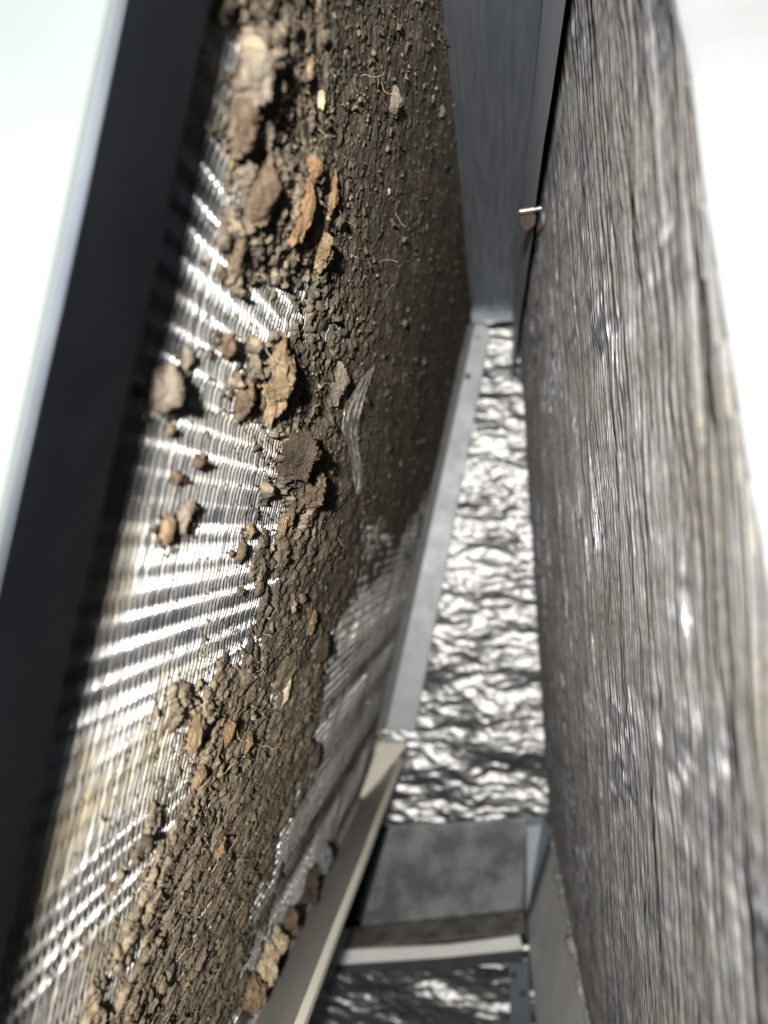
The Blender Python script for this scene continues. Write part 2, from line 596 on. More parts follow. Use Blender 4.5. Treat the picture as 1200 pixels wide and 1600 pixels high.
def disc(center, normal, r, thick, seg=16, cone=0.75):
    n = np.array(normal, float)
    n /= np.linalg.norm(n)
    a = np.cross(n, (0.3, 0.2, 0.9))
    a /= np.linalg.norm(a)
    b = np.cross(n, a)
    V, Fc = [], []
    for rr, hh in ((r, 0), (r, thick * 0.5), (r * cone, thick)):
        for i in range(seg):
            an = 2 * math.pi * i / seg
            V.append(np.array(center) + a * rr * math.cos(an) + b * rr * math.sin(an) + n * hh)
    for l in range(2):
        for i in range(seg):
            j = (i + 1) % seg
            Fc.append([l * seg + i, l * seg + j, (l + 1) * seg + j, (l + 1) * seg + i])
    Fc.append([2 * seg + i for i in range(seg)])
    return np.array(V), Fc


V, Fc = disc(P(731, 588, YS - 0.0001), (0, -1, 0), 0.0021, 0.0006)
obj('screw_hole', V, Fc, M_HOLE, strip)
V, Fc = disc(P(746, 527, YS - 0.0001), (0, -1, 0), 0.0016, 0.0012)
obj('rivet', V, Fc, M_EDGE, strip)

# ------------------------------------------------------------------ right coil
right = thing('coil_slab', 'right coil face of bent dusty grey fins next to the glaring white edge', 'coil', RS.pt(RS.L, 0.3, -0.02))
edge = [(1030, -120), (1050, 0), (1074, 110), (1096, 300), (1128, 500), (1166, 740), (1195, 900), (1240, 1180), (1290, 1500), (1330, 1760)]
ea = np.array(edge, float)
ev = np.linspace(-120, 1760, 40)
EDT, EDY = RS.hit(np.interp(ev, ea[:, 1], ea[:, 0]), ev, 0.0)
Y0R, Y1R = float(EDY.min()), YB - 0.004
PITCHR = 0.0021
nR = int((Y1R - Y0R) / PITCHR)
nT2 = 330
T2 = np.linspace(0.004, RS.L - 0.004, nT2)
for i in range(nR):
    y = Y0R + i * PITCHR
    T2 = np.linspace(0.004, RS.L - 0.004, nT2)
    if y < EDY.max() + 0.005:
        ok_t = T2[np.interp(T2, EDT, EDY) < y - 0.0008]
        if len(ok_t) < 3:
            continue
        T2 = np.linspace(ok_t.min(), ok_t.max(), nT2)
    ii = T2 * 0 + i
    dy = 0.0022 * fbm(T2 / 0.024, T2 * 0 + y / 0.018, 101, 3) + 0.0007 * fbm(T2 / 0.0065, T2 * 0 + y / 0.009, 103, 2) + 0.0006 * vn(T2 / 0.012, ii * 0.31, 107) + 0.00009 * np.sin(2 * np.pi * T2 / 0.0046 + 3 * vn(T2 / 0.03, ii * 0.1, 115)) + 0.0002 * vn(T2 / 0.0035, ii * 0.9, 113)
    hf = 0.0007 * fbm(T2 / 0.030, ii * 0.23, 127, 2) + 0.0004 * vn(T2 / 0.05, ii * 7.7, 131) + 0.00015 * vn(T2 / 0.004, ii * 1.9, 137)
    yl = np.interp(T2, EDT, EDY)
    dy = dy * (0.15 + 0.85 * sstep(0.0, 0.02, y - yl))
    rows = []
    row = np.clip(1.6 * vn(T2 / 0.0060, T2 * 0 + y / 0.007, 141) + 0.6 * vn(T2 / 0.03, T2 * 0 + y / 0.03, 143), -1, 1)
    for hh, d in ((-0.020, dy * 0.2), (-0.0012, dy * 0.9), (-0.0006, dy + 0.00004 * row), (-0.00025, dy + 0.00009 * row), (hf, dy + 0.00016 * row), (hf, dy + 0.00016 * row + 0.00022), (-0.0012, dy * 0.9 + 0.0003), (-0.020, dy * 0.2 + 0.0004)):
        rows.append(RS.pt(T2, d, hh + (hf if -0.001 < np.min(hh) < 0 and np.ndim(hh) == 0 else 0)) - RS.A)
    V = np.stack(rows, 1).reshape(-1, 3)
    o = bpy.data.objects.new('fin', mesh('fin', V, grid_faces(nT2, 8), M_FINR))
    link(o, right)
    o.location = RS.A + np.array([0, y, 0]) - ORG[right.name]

V = []
for eT, eY in zip(EDT, EDY):
    for dx, dy in ((0.0001, 0.0012), (0.0002, 0.0006), (0.0012, 0.0001), (0.003, -0.0004), (0.006, -0.0008), (0.15, -0.0008), (0.15, 0.0012)):
        V.append(RS.pt(eT, eY, -0.0005).reshape(3) + np.array([dx, dy, 0]))
Fc = []
for i in range(len(EDT) - 1):
    for k in range(7):
        j = (k + 1) % 7
        Fc.append([i * 7 + k, i * 7 + j, (i + 1) * 7 + j, (i + 1) * 7 + k])
obj('front_plate', np.array(V), Fc, M_FRONT, right, label='white front edge washed out by the lamp')

# ------------------------------------------------------------------ plate closing the top of the cavity


def vp_line(u, v, Y):
    """point at depth Y on the line through far-wall pixel (u, v) running toward the camera"""
    p = P(u, v, YB)
    return np.array([p[0], Y, p[2]])


top = thing('top_plate', 'blue grey galvanised sheet closing the top between the two coils', 'metal sheet', vp_line(768, 490, 0.3))
ny_, nx_ = 90, 14
ys = np.linspace(0.05, YB, ny_)
c0, c1 = P(722, 492), P(800, 490)
V = []
for y in ys:
    for k in range(nx_):
        f = k / (nx_ - 1)
        p = c0 * (1 - f) + c1 * f
        V.append((p[0], y, p[2] + 0.0005 * float(vn(y / 0.07, f * 2, 3))))
V = np.array(V)
fa = grid_faces(ny_, nx_)
obj('sheet', V, fa, M_CEIL, top, smooth=True)
fl = [c1 + np.array([0, 0, 0.0002]), P(799, 600)]
tt = np.linspace(0, 1, 6)
V = []
for y in ys:
    for f in tt:
        p = fl[0] * (1 - f) + fl[1] * f
        V.append((p[0] + 0.0003 * float(vn(y / 0.03, f, 9)), y, p[2]))
obj('side_flange', np.array(V), grid_faces(ny_, 6), M_GALV, top, smooth=True)
# bent tab where the far end of the sheet meets the wall
tab = [P(728, 440, YB - 0.002), P(806, 430, YB - 0.002), P(806, 500, YB - 0.006), P(737, 503, YB - 0.006)]
V, Fc = plate(tab, (0, 0.001, 0))
obj('end_tab', V, Fc, M_GALV, top, bevel=0.0003)

# screw poking through the flange, with a dark stained tab below it
YSC = 0.252
sp0, sp1 = P(846, 325, YSC), P(808, 331, YSC)
ax = sp1 - sp0
Ls = np.linalg.norm(ax)
ax /= Ls
e1 = np.cross(ax, (0, 1, 0))
e1 /= np.linalg.norm(e1)
e2 = np.cross(ax, e1)
na, nl = 14, 90
V = []
for i in range(nl):
    f = i / (nl - 1)
    for k in range(na):
        an = 2 * math.pi * k / na
        thr = (0.5 + 0.5 * math.cos(2 * math.pi * f * Ls / 0.00095 - an)) ** 2
        r = (0.00080 + 0.00045 * thr) * (1.0 if f < 0.93 else max(0.15, (1 - f) / 0.07))
        V.append(sp0 + ax * f * Ls + r * (e1 * math.cos(an) + e2 * math.sin(an)))
Fc = []
for i in range(nl - 1):
    for k in range(na):
        j = (k + 1) % na
        Fc.append([i * na + k, i * na + j, (i + 1) * na + j, (i + 1) * na + k])
scr = obj('screw', np.array(V), Fc, M_SCREW, top, smooth=True)
tb = [P(812, 336, YSC + 0.004), P(838, 334, YSC + 0.004), P(836, 350, YSC + 0.004), P(822, 362, YSC + 0.004), P(812, 352, YSC + 0.004)]
V, Fc = plate(tb, (0, 0.002, 0))
obj('rusty_tab', V, Fc, M_TAB, top, bevel=0.0004)

# ------------------------------------------------------------------ drain channel under the left coil
YE = YB - 0.03
chan = thing('drain_channel', 'cream drain channel with a bright lip under the left coil', 'drain pan', vp_line(600, 1260, 0.25))


def extrude_y(prof_px, y0, y1, n=30, wobble=0.0003, seed=0, Yref=YB):
    pts = [P(u, v, Yref) for u, v in prof_px]
    ys = np.linspace(y0, y1, n)
    V = []
    for y in ys:
        for k, p in enumerate(pts):
            V.append((p[0] + wobble * float(vn(y / 0.06, 0.0, seed)), y, p[2] + wobble * float(vn(y / 0.06, 5.0, seed))))
    m = len(pts)
    Fc = []
    for i in range(n - 1):
        for k in range(m):
            j = (k + 1) % m
            Fc.append([i * m + k, i * m + j, (i + 1) * m + j, (i + 1) * m + k])
    Fc.append(list(range(m - 1, -1, -1)))
    Fc.append([(n - 1) * m + k for k in range(m)])
    return np.array(V), Fc


# wall of the channel: from the bottom of the fins up to the lip
V, Fc = extrude_y([(576, 1226), (631.5, 1167), (637, 1171), (580, 1234)], 0.05, YE, seed=2)
obj('wall', V, Fc, M_CREAM, chan, bevel=0.0003)
V, Fc = extrude_y([(631, 1166.5), (632.5, 1163.5), (638, 1166.8), (638.6, 1173), (637.2, 1171.5)], 0.05, YE, seed=2)
obj('lip', V, Fc, M_CREAML, chan, bevel=0.0004)
V, Fc = extrude_y([(520, 1243), (579, 1231), (581, 1236), (520, 1248)], 0.05, YE, seed=4)
obj('floor', V, Fc, M_CREAM, chan)
endp = [P(592, 1160, YE - 0.001), P(633, 1160, YE - 0.001), P(634, 1167, YE - 0.001), P(572, 1246, YE - 0.001), P(562, 1246, YE - 0.001)]
V, Fc = plate(endp, (0, 0.0015, 0))
obj('end_cap', V, Fc, M_CREAML, chan, bevel=0.0003)

# ------------------------------------------------------------------ rear pan pieces
rear = thing('rear_pan', 'mottled galvanised sheet with a stained ledge and white bar below the foil wall', 'drain pan', P(700, 1400, YB - 0.01))
YG = YB - 0.012
poly = [P(609, 1290, YG), P(700, 1287, YG), P(822, 1279, YG), P(816, 1421, YG), P(564, 1447, YG)]
V, Fc = plate(poly, (0, 0.0012, 0))
obj('back_sheet', V, Fc, M_GALVB, rear, bevel=0.0002)
poly = [P(823, 1279, YG), P(848, 1276, YG + 0.002), P(862, 1292, YG - 0.012), P(824, 1424, YG - 0.012), P(817, 1421, YG)]
V, Fc = plate(poly, (0, 0.0012, 0))
obj('corner_gusset', V, Fc, M_GALV, rear)
YLd = YG * (1447 - 825) / (1478 - 825)
a, b = P(548, 1449, YG - 0.0005), P(818, 1422, YG - 0.0005)
poly = [a, b, np.array([b[0], YLd, b[2] - 0.001]), np.array([a[0], YLd, a[2] - 0.001])]
V, Fc = plate(poly, (0, 0, -0.002))
obj('ledge', V, Fc, M_RUST, rear, bevel=0.0003)
poly = [P(530, 1486, YLd - 0.001), P(700, 1478, YLd - 0.001), P(812, 1463, YLd - 0.001), P(817, 1484, YLd - 0.001), P(700, 1496, YLd - 0.001), P(526, 1508, YLd - 0.001)]
V, Fc = plate(poly, (0, 0.003, 0))
obj('front_bar', V, Fc, M_WHITE, rear, bevel=0.0004, label='white bar along the front of the ledge')
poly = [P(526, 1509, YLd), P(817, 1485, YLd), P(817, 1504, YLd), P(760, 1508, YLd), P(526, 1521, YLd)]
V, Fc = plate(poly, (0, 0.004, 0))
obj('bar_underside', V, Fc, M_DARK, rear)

post = thing('support_post', 'dark grey post below the right end of the white bar', 'post', P(808, 1560, YLd + 0.01))
poly = [P(795, 1500, YLd + 0.006), P(826, 1498, YLd + 0.006), P(836, 1760, YLd + 0.006), P(800, 1760, YLd + 0.006)]
V, Fc = plate(poly, (0, 0.006, 0))
obj('leg', V, Fc, M_GALV, post, bevel=0.0004)
for (u, v) in ((803, 1523), (817, 1552)):
    V, Fc = disc(P(u, v, YLd + 0.0058), (0, -1, 0), 0.0022, 0.0014)
    obj('bolt', V, Fc, M_DARK, post)

rpan = thing('side_panel', 'smooth grey pan side below the right coil with a ragged pale seal', 'drain pan', vp_line(845, 1380, 0.25))
V, Fc = extrude_y([(862, 1291), (868, 1293), (830, 1424), (822, 1421)], 0.05, YG - 0.004, seed=6)
obj('panel', V, Fc, M_GREY, rpan, bevel=0.0003)
# ragged bead of sealant between panel and fins
npt, na = 260, 9
V = []
rs_ = np.linspace(0.07, YG - 0.004, npt)
for y in rs_:
    c = P(861, 1292, YB)
    wig = 0.0016 * float(fbm(y / 0.006, 1.0, 61, 3))
    rad = 0.0020 + 0.0012 * float(fbm(y / 0.009, 4.0, 67, 3)) + 0.0012 * max(0, float(vn(y / 0.02, 9.0, 71)))
    rad = max(rad, 0.0003)
    for k in range(na):
        an = 2 * math.pi * k / na
        rr = rad * (1 + 0.3 * float(vn(y / 0.0018, k * 0.7, 73)))
        V.append((c[0] + wig + rr * math.cos(an), y, c[2] + rr * math.sin(an) + 0.5 * wig))
Fc = []
for i in range(npt - 1):
    for k in range(na):
        j = (k + 1) % na
        Fc.append([i * na + k, i * na + j, (i + 1) * na + j, (i + 1) * na + k])
obj('seal_bead', np.array(V), Fc, M_SEAL, rpan, smooth=True, tint=np.full(len(V), 0.5))

# ------------------------------------------------------------------ packed lint on the left coil
HEAVY = [(350, -200), (345, 0), (352, 90), (352, 200), (372, 250), (360, 330), (352, 420), (400, 450), (455, 480), (430, 520), (405, 545),
         (392, 600), (430, 650), (455, 700), (420, 745), (440, 800), (425, 850), (400, 880), (412, 950), (395, 1000), (325, 1060),
         (292, 1110), (285, 1180), (300, 1240), (258, 1290), (232, 1360), (225, 1430), (200, 1500), (165, 1560), (140, 1640), (100, 1850),
         (310, 1850), (350, 1640), (376, 1560), (408, 1470), (430, 1400), (458, 1310), (478, 1250), (494, 1190), (514, 1110), (524, 1040),
         (540, 960), (556, 940), (600, 890), (650, 850), (690, 800), (705, 730), (730, 620), (760, 520), (775, 500), (800, 380), (790, 150), (790, -200)]
THIN = [(600, 900), (655, 780), (690, 640), (775, 500), (800, 300), (790, -200), (540, -200), (540, 300), (590, 520), (560, 700), (545, 850)]
nS, nV = 460, 900
SMAX = 6.35
ss = np.linspace(1.0, SMAX, nS)
Ygr = YB / ss
Yg, Vg = np.meshgrid(Ygr, np.linspace(-140, 1740, nV))
# T for a wanted picture row at this depth, on the coil face
zrow = -(Vg - VPV) / F * Yg                      # close enough: rows of the grid
Tg = (zrow - LS.A[2]) / LS.t[2]
ok = (Tg > -0.004) & (Tg < LS.L + 0.002)
Tg = np.clip(Tg, -0.004, LS.L + 0.002)
base_p = LS.pt(Tg, Yg, 0.0012)
PU, PV = pix(base_p)
tm, ym = Tg * 1000, Yg * 1000
wob = 62 * fbm(tm / 10, ym / 8, 201, 5, 0.62) + 14 * fbm(tm / 2.4, ym / 2.4, 207, 3)
dist = inside_dist(PU, PV, HEAVY) + wob * np.clip(0.55 / Yg / 2.6, 0.6, 1.6)
soft = sstep(520, 600, PU) * sstep(600, 760, PV)
mask = sstep(-6 - 70 * soft, 26 + 50 * soft, dist)
thin = sstep(-40, 60, inside_dist(PU, PV, THIN))
lower = sstep(950, 1100, PV)
yq = ym / 2.3                       # the lint lies combed into the unit by the air stream
wx = tm + 1.3 * fbm(tm / 2.2, yq / 2.2, 221, 4)
wy = yq + 1.3 * fbm(tm / 2.2, yq / 2.2, 231, 4)
f1a, f2a, ca = worley(wx / 6.0, wy / 5.0, 301)
f1b, f2b, cb = worley(wx / 2.6, wy / 2.3, 311)
f1c, f2c, cc = worley(wx / 1.15, wy / 1.05, 321)
big = fbm(tm / 22, yq / 18, 241, 3)
gap = sstep(0.0, 0.10, f2b - f1b)
strand = fbm(tm / 4.0, yq / 0.8, 343, 3)            # lint lies along the fins
curd = 1 - 2 * np.abs(fbm(wx / 4.2, wy / 3.4, 351, 4))
chipa = sstep(0.55, 0.62, ca) * sstep(0.03, 0.12, f2a - f1a)
chipb = sstep(0.50, 0.58, cb) * sstep(0.03, 0.12, f2b - f1b)
hh = 0.75 + 0.9 * big + 0.20 * curd + 0.55 * fbm(tm / 3.0, yq / 2.4, 251, 6, 0.66)
hh = hh + (0.50 * chipa * (1 - 0.6 * thin) + 0.30 * chipb) * (0.5 + 0.7 * vn(tm / 5, yq / 5, 355))
hh = hh + 0.28 * strand * (0.4 + thin) + 0.22 * fbm(tm / 0.75, yq / 0.6, 261, 3, 0.65)
hh = hh * (1 - 0.30 * thin) + 0.35 * thin
hh = hh * (1 - 0.05 * lower) - 0.45 * lower + 0.30 * lower * (chipb * (cb - 0.3) + curd) * (1 - 0.5 * (big > 0.15))
hh = hh - 1.3 * sstep(720, 880, PV) * sstep(530, 590, PU)
# bare shiny patches inside the packed dirt
for (bu, bv, br) in ((420, 420, 45), (520, 500, 40), (500, 545, 30), (390, 340, 25), (375, 210, 40), (480, 460, 30), (330, 1260, 25), (360, 1190, 18), (560, 520, 22), (455, 925, 20)):
    hh = hh - 0.9 * np.exp(-((PU - bu) ** 2 + (PV - bv) ** 2) / (2 * br * br)) * (0.6 + 0.8 * vn(tm / 2, ym / 2, 271))
# ridge of thick brown lint down the middle
for (bu, bv, bx, by, amt) in ((410, 20, 70, 110, 1.6), (420, 130, 50, 60, 1.2), (455, 740, 60, 75, 3.0), (430, 600, 45, 70, 2.2), (480, 860, 45, 60, 1.8), (400, 160, 55, 100, 2.2), (410, 310, 50, 70, 2.2), (480, 330, 45, 80, 1.6), (440, 960, 40, 70, 1.0), (340, 1150, 50, 60, 1.2)):
    hh = hh + amt * np.exp(-((PU - bu) ** 2 / bx ** 2 + (PV - bv) ** 2 / by ** 2)) * (0.6 + 0.6 * fbm(tm / 3, ym / 3, 281, 3))
# far lower part: only streaks of grime between clean fins
mid = np.interp(PV, [700, 850, 1000, 1200, 1400, 1600, 1750], [600, 555, 510, 470, 405, 335, 290])
grime = sstep(-10, 50, PU - mid) * sstep(500, 800, PV)          # grime lodged just below the fin tips
dust = sstep(-170, 0, dist) * sstep(960, 1150, PV) * sstep(0, 30, mid - PU)     # thin spread left of the lower crust
rest = (-1.0 + dust * (0.78 + 0.55 * fbm(tm / 3.5, ym / 2.2, 391, 5, 0.62))) * (1 - grime) + (-0.16 - 0.24 * np.clip(np.interp(Tg, Ts, rip), -1, 1) + 0.16 * fbm(tm / 5.0, ym / 12.0, 381, 4)) * grime
hgt = hh * mask + rest * (1 - mask) + 0.25 * fbm(tm / 2.0, ym / 1.6, 371, 4) * (1 - mask) * (1 - grime)
hgt = np.where(ok, hgt, -3.0)
hgt = np.clip(hgt, -3.0, 7.0)
tint = 0.46 + 0.22 * chipa * (ca - 0.3) + 0.40 * chipb * (cb - 0.45) + 0.30 * (cc - 0.5) + 0.25 * fbm(tm / 9, ym / 7, 361, 4) + 0.06 * np.clip(hgt, -1, 4) - 0.16 * thin + 0.30 * lower * (1 - grime) - 0.25 * grime * (1 - mask)
Vd = LS.pt(Tg + 0.00025 * fbm(tm / 0.9, ym / 0.9, 291, 2), Yg + 0.0004 * fbm(tm / 1.1, ym / 1.1, 295, 2), hgt / 1000).reshape(-1, 3)
faces = grid_faces(nV, nS)
hf_ = hgt.reshape(-1)
keep = (hf_[faces].max(1) > -0.6) & (ok.reshape(-1)[faces].all(1))
faces = faces[keep]
used = np.unique(faces)
remap = -np.ones(len(Vd), int)
remap[used] = np.arange(len(used))
obj('lint_mat', Vd[used], remap[faces], M_DIRT, smooth=False, tint=tint.reshape(-1)[used], kind='stuff',
    label='thick flaky brown lint packed over the middle of the left coil fins', cat='lint')

# loose chips lying in the lint: hundreds of little curled flakes
hlook = hgt
nf = 12000
fr = rng.integers(0, nV, nf)
fcx = rng.integers(0, nS, nf)
okf = (mask[fr, fcx] > 0.5) & (hlook[fr, fcx] > -0.1) & ok[fr, fcx]
fr, fcx = fr[okf], fcx[okf]
nf = len(fr)
T_, Y_, H_ = Tg[fr, fcx], Yg[fr, fcx], hlook[fr, fcx] / 1000
sz = np.exp(rng.normal(math.log(0.00043), 0.5, nf)) * (0.7 + 0.6 * (Y_ / 0.25))
sz = np.clip(sz, 0.0002, 0.0026)
cen = LS.pt(T_, Y_, H_ + sz * 0.15)
# frame of each flake, tipped at random
nrm = LS.n * 0.85 + np.array([0, -0.42, 0]) + rng.normal(0, 0.26, (nf, 3))
nrm /= np.linalg.norm(nrm, axis=1)[:, None]
ta = np.cross(nrm, rng.normal(0, 1, (nf, 3)))
ta /= np.linalg.norm(ta, axis=1)[:, None]
tb_ = np.cross(nrm, ta)
K = 7
ang = np.linspace(0, 2 * np.pi, K, endpoint=False)[None] + rng.normal(0, 0.2, (nf, K))
rad = sz[:, None] * rng.uniform(0.55, 1.25, (nf, K))
elong = rng.uniform(0.5, 1.0, (nf, 1))
curl = rng.normal(0, 0.3, (nf, K)) * sz[:, None]
rimt = cen[:, None] + (rad * np.cos(ang))[..., None] * ta[:, None] + (rad * np.sin(ang) * elong)[..., None] * tb_[:, None] + curl[..., None] * nrm[:, None]
rimb = rimt - (sz * 0.12)[:, None, None] * nrm[:, None]
ctr = cen + (sz * 0.2)[:, None] * nrm
VV = np.concatenate([ctr[:, None], rimt, rimb], 1)
st = 1 + 2 * K
fl_ = []
for k in range(K):
    j = (k + 1) % K
    fl_.append((0, 1 + k, 1 + j))
    fl_.append((1 + k, 1 + K + k, 1 + K + j))
    fl_.append((1 + k, 1 + K + j, 1 + j))
fl_ = np.array(fl_)
FF = (fl_[None] + (np.arange(nf) * st)[:, None, None]).reshape(-1, 3)
tn = np.repeat(np.clip(rng.normal(0.54, 0.24, nf) + 0.0 * T_, 0.1, 1.0), st)
obj('lint_flakes', VV.reshape(-1, 3), FF, M_DIRT, tint=tn, kind='stuff', label='small curled brown flakes scattered over the packed lint', cat='flakes')

# yellowish grit caught on the clean fins left of the lint
ng = 9000
gu = rng.uniform(60, 470, ng)
gv = rng.uniform(250, 1650, ng)
edge_u = np.interp(gv, [0, 300, 480, 650, 800, 950, 1110, 1300, 1560, 1700], [345, 365, 440, 430, 430, 405, 300, 260, 165, 120])
pk = np.exp(-np.clip(edge_u - gu, 0, 400) / 60.0)
sel = (gu < edge_u + 15) & (rng.random(ng) < pk)
gu, gv = gu[sel], gv[sel]
gT, gY = LS.hit(gu, gv, 0.0)
sel = (gY > 0.1) & (gY < 0.5) & (gT > 0) & (gT < LS.L)
gT, gY = gT[sel], gY[sel]
ng = len(gT)
gs = np.exp(rng.normal(math.log(0.00013), 0.4, ng))
oct_ = np.array([(1, 0, 0), (-1, 0, 0), (0, 1, 0), (0, -1, 0), (0, 0, 1), (0, 0, -1)], float)
of = np.array([(0, 2, 4), (2, 1, 4), (1, 3, 4), (3, 0, 4), (2, 0, 5), (1, 2, 5), (3, 1, 5), (0, 3, 5)])
gc = LS.pt(gT, gY, gs * 0.4)
GV = gc[:, None] + oct_[None] * gs[:, None, None] * rng.uniform(0.5, 1.4, (ng, 6, 1)) * np.array([0.8, 0.7, 2.2])
GF = (of[None] + (np.arange(ng) * 6)[:, None, None]).reshape(-1, 3)
obj('grit', GV.reshape(-1, 3), GF, M_CLUMP['gritty'], kind='stuff', label='fine yellowish grit caught between the bright fins', cat='grit')

# ------------------------------------------------------------------ single clumps one could pick off
CLUMPS = [
    # u, v, w, h, colour, rough kind, label
    (250, 604, 66, 74, 'grey', 'dusky round lint clump half in the shadow of the dark flange'),
    (352, 538, 46, 36, 'brown', 'small dark brown lint clump on the bright fins left of the tan slab'),
    (289, 560, 24, 30, 'grey', 'little grey brown lint crumb just above the dusky round clump'),
    (428, 592, 72, 104, 'tan', 'large tan lint slab standing out beside the bare fins'),
    (376, 622, 44, 52, 'brown', 'brown ragged lint clump left of the large tan slab'),
    (456, 632, 30, 34, 'orange', 'rusty orange lump at the lower right corner of the tan slab'),
    (284, 806, 34, 50, 'grey', 'upper half of the lone pale brown lint pair above the brightest streak'),
    (258, 826, 34, 44, 'tan', 'lower half of the lone pale brown lint pair above the brightest streak'),
    (313, 716, 13, 20, 'orange', 'tiny orange brown crumb alone on the bright fins'),
    (273, 745, 26, 22, 'brown', 'small dark lint speck above the lone pale brown pair'),
    (400, 130, 70, 70, 'grey', 'pale brown lint lump with a bright crest near the top left'),
    (378, 195, 56, 80, 'brown', 'sagging brown lint slab below the pale lump near the top left'),
    (478, 112, 26, 46, 'tan', 'tan upright lint chip right of the pale lump near the top'),
    (404, 300, 68, 92, 'brown', 'grey brown folded lint slab left of the orange slabs'),
    (368, 388, 34, 64, 'brown', 'brown lint slab with an orange foot on the bright bare fins'),
    (486, 262, 40, 34, 'orange', 'small orange crumbly lint cap above the other orange slabs'),
    (466, 330, 48, 92, 'orange', 'tall orange brown lint slab in the middle of the upper coil'),
    (514, 312, 30, 66, 'orange', 'narrow orange brown lint slab right of the tall one'),
    (500, 388, 54, 52, 'tan', 'light tan jagged lint slab with a dark hollow beneath it'),
    (524, 598, 46, 54, 'grey', 'fuzzy grey lint ball beside the clear plastic scrap'),
    (456, 716, 92, 70, 'dark', 'big dark brown lint mound in the middle of the coil'),
    (480, 762, 70, 56, 'brown', 'brown crusted lint lump below the big dark mound'),
    (440, 818, 38, 34, 'tan', 'pale tan curled lint chip below the crusted lump'),
    (482, 973, 30, 34, 'tan', 'round tan curled chip above the clean lower fins'),
    (500, 1010, 34, 46, 'dark', 'dark lint lump just below the round tan chip'),
    (446, 1078, 16, 40, 'pale', 'upright pale lint flake among the lower brown crust'),
    (304, 1148, 32, 60, 'tan', 'tall pale brown lint slab at the left edge of the lower crust'),
    (352, 1142, 30, 34, 'orange', 'rounded orange tan lint lump on the lower crust'),
    (384, 1160, 26, 32, 'tan', 'small tan lint lump right of the rounded orange tan one'),
    (308, 1214, 30, 32, 'tan', 'square tan lint chip below the tall pale brown slab'),
    (340, 1322, 32, 28, 'orange', 'orange brown lint knob low on the crust with a dark gap below'),
    (488, 1185, 22, 40, 'dark', 'dark wet lint strand on the clean lower fins'),
    (372, 862, 26, 30, 'brown', 'brown lint bit sitting across the brightest streak'),
    (388, 828, 22, 22, 'tan', 'small tan lint bit left of the pale curled chip'),
    (612, 158, 36, 36, 'grey', 'round grey lint nodule on the dark upper crust'),
    (688, 174, 18, 18, 'grey', 'pale little nodule at the right rim of the upper crust'),
    (500, 156, 22, 24, 'pale', 'cream coloured lint grain in the upper crust'),
    (606, 300, 12, 8, 'pale', 'tiny pale splinter on the right part of the dark crust'),
]


def lump(u, v, wpx, hpx, colour, label, seed, lift=0.0, surf=None):
    T, Y = LS.hit(u, v, 0.0)
    # height of the lint right there
    j = int(np.clip(round((YB / Y - 1.0) / (SMAX - 1.0) * (nS - 1)), 0, nS - 1))
    i = int(np.argmin(np.abs(Tg[:, j] - T)))
    hloc = max(0.0, float(hgt[max(0, i - 6):i + 7, max(0, j - 3):j + 4].mean())) / 1000
    T, Y = LS.hit(u, v, hloc * 0.8)
    s = Y / F
    rw, rh = wpx * s * 0.5, hpx * s * 0.5
    bm = bmesh.new()
    bmesh.ops.create_icosphere(bm, subdivisions=6 if wpx * hpx > 1500 else 5 if wpx * hpx > 600 else 4, radius=1.0)
    off = Vector((seed * 3.7, seed * 1.3, seed * 2.1))
    V = np.empty((len(bm.verts), 3))
    for k, vt in enumerate(bm.verts):
        c = vt.co
        d = mnoise.noise_vector(c * 1.1 + off) * 0.52 + mnoise.noise_vector(c * 2.6 + off) * 0.17
        q = c + d
        r = 1 + 0.14 * mnoise.noise(c * 5.0 + off) + 0.10 * (1 - 2 * abs(mnoise.noise(c * 4.5 - off))) + 0.12 * mnoise.noise(c * 11.0 + off) + 0.10 * mnoise.noise(c * 21.0 + off) + 0.07 * mnoise.noise(c * 38.0 + off)
        V[k] = q * r
    Fc = [[q.index for q in f.verts] for f in bm.faces]
    bm.free()
    th = rw * 0.60                    # proud of the face
    world = LS.pt(T, Y, hloc * 0.8 + th * 0.25) + (V[:, 0:1] * rw * 0.85) * np.array([0, 1.0, 0]) + V[:, 1:2] * rh * LS.t + V[:, 2:3] * th * LS.n
    return obj('lint_clump', world, Fc, M_CLUMP[colour], smooth=False, tint=np.full(len(V), 0.5), label=label, cat='lint clump', group='lint clumps stuck on the left coil')


for k, c in enumerate(CLUMPS):
    lump(c[0], c[1], c[2], c[3], c[4], c[5], k + 1)

# crumb trails that bed the single clumps on the fins
cu_, cv_, cw_ = [], [], []
for c in CLUMPS:
    m_ = int(10 + c[2] * c[3] / 60)
    an = rng.uniform(0, 2 * np.pi, m_)
    rr_ = np.abs(rng.normal(0.95, 0.28, m_))
    cu_ += list(c[0] + np.cos(an) * rr_ * c[2] * 0.5)
    cv_ += list(c[1] + np.sin(an) * rr_ * c[3] * 0.5 + rng.uniform(0, 0.35, m_) * c[3])
    cw_ += list(np.full(m_, 1.0))
cT, cY = LS.hit(np.array(cu_), np.array(cv_), 0.0003)
cs = np.exp(rng.normal(math.log(0.00028), 0.55, len(cT)))
cc_ = LS.pt(cT, cY, cs * 0.3)
CV_ = cc_[:, None] + oct_[None] * cs[:, None, None] * rng.uniform(0.5, 1.4, (len(cT), 6, 1))
CF_ = (of[None] + (np.arange(len(cT)) * 6)[:, None, None]).reshape(-1, 3)
obj('crumbs', CV_.reshape(-1, 3), CF_, M_CLUMP['brown'], kind='stuff', label='loose brown crumbs round the single lint clumps', cat='crumbs')

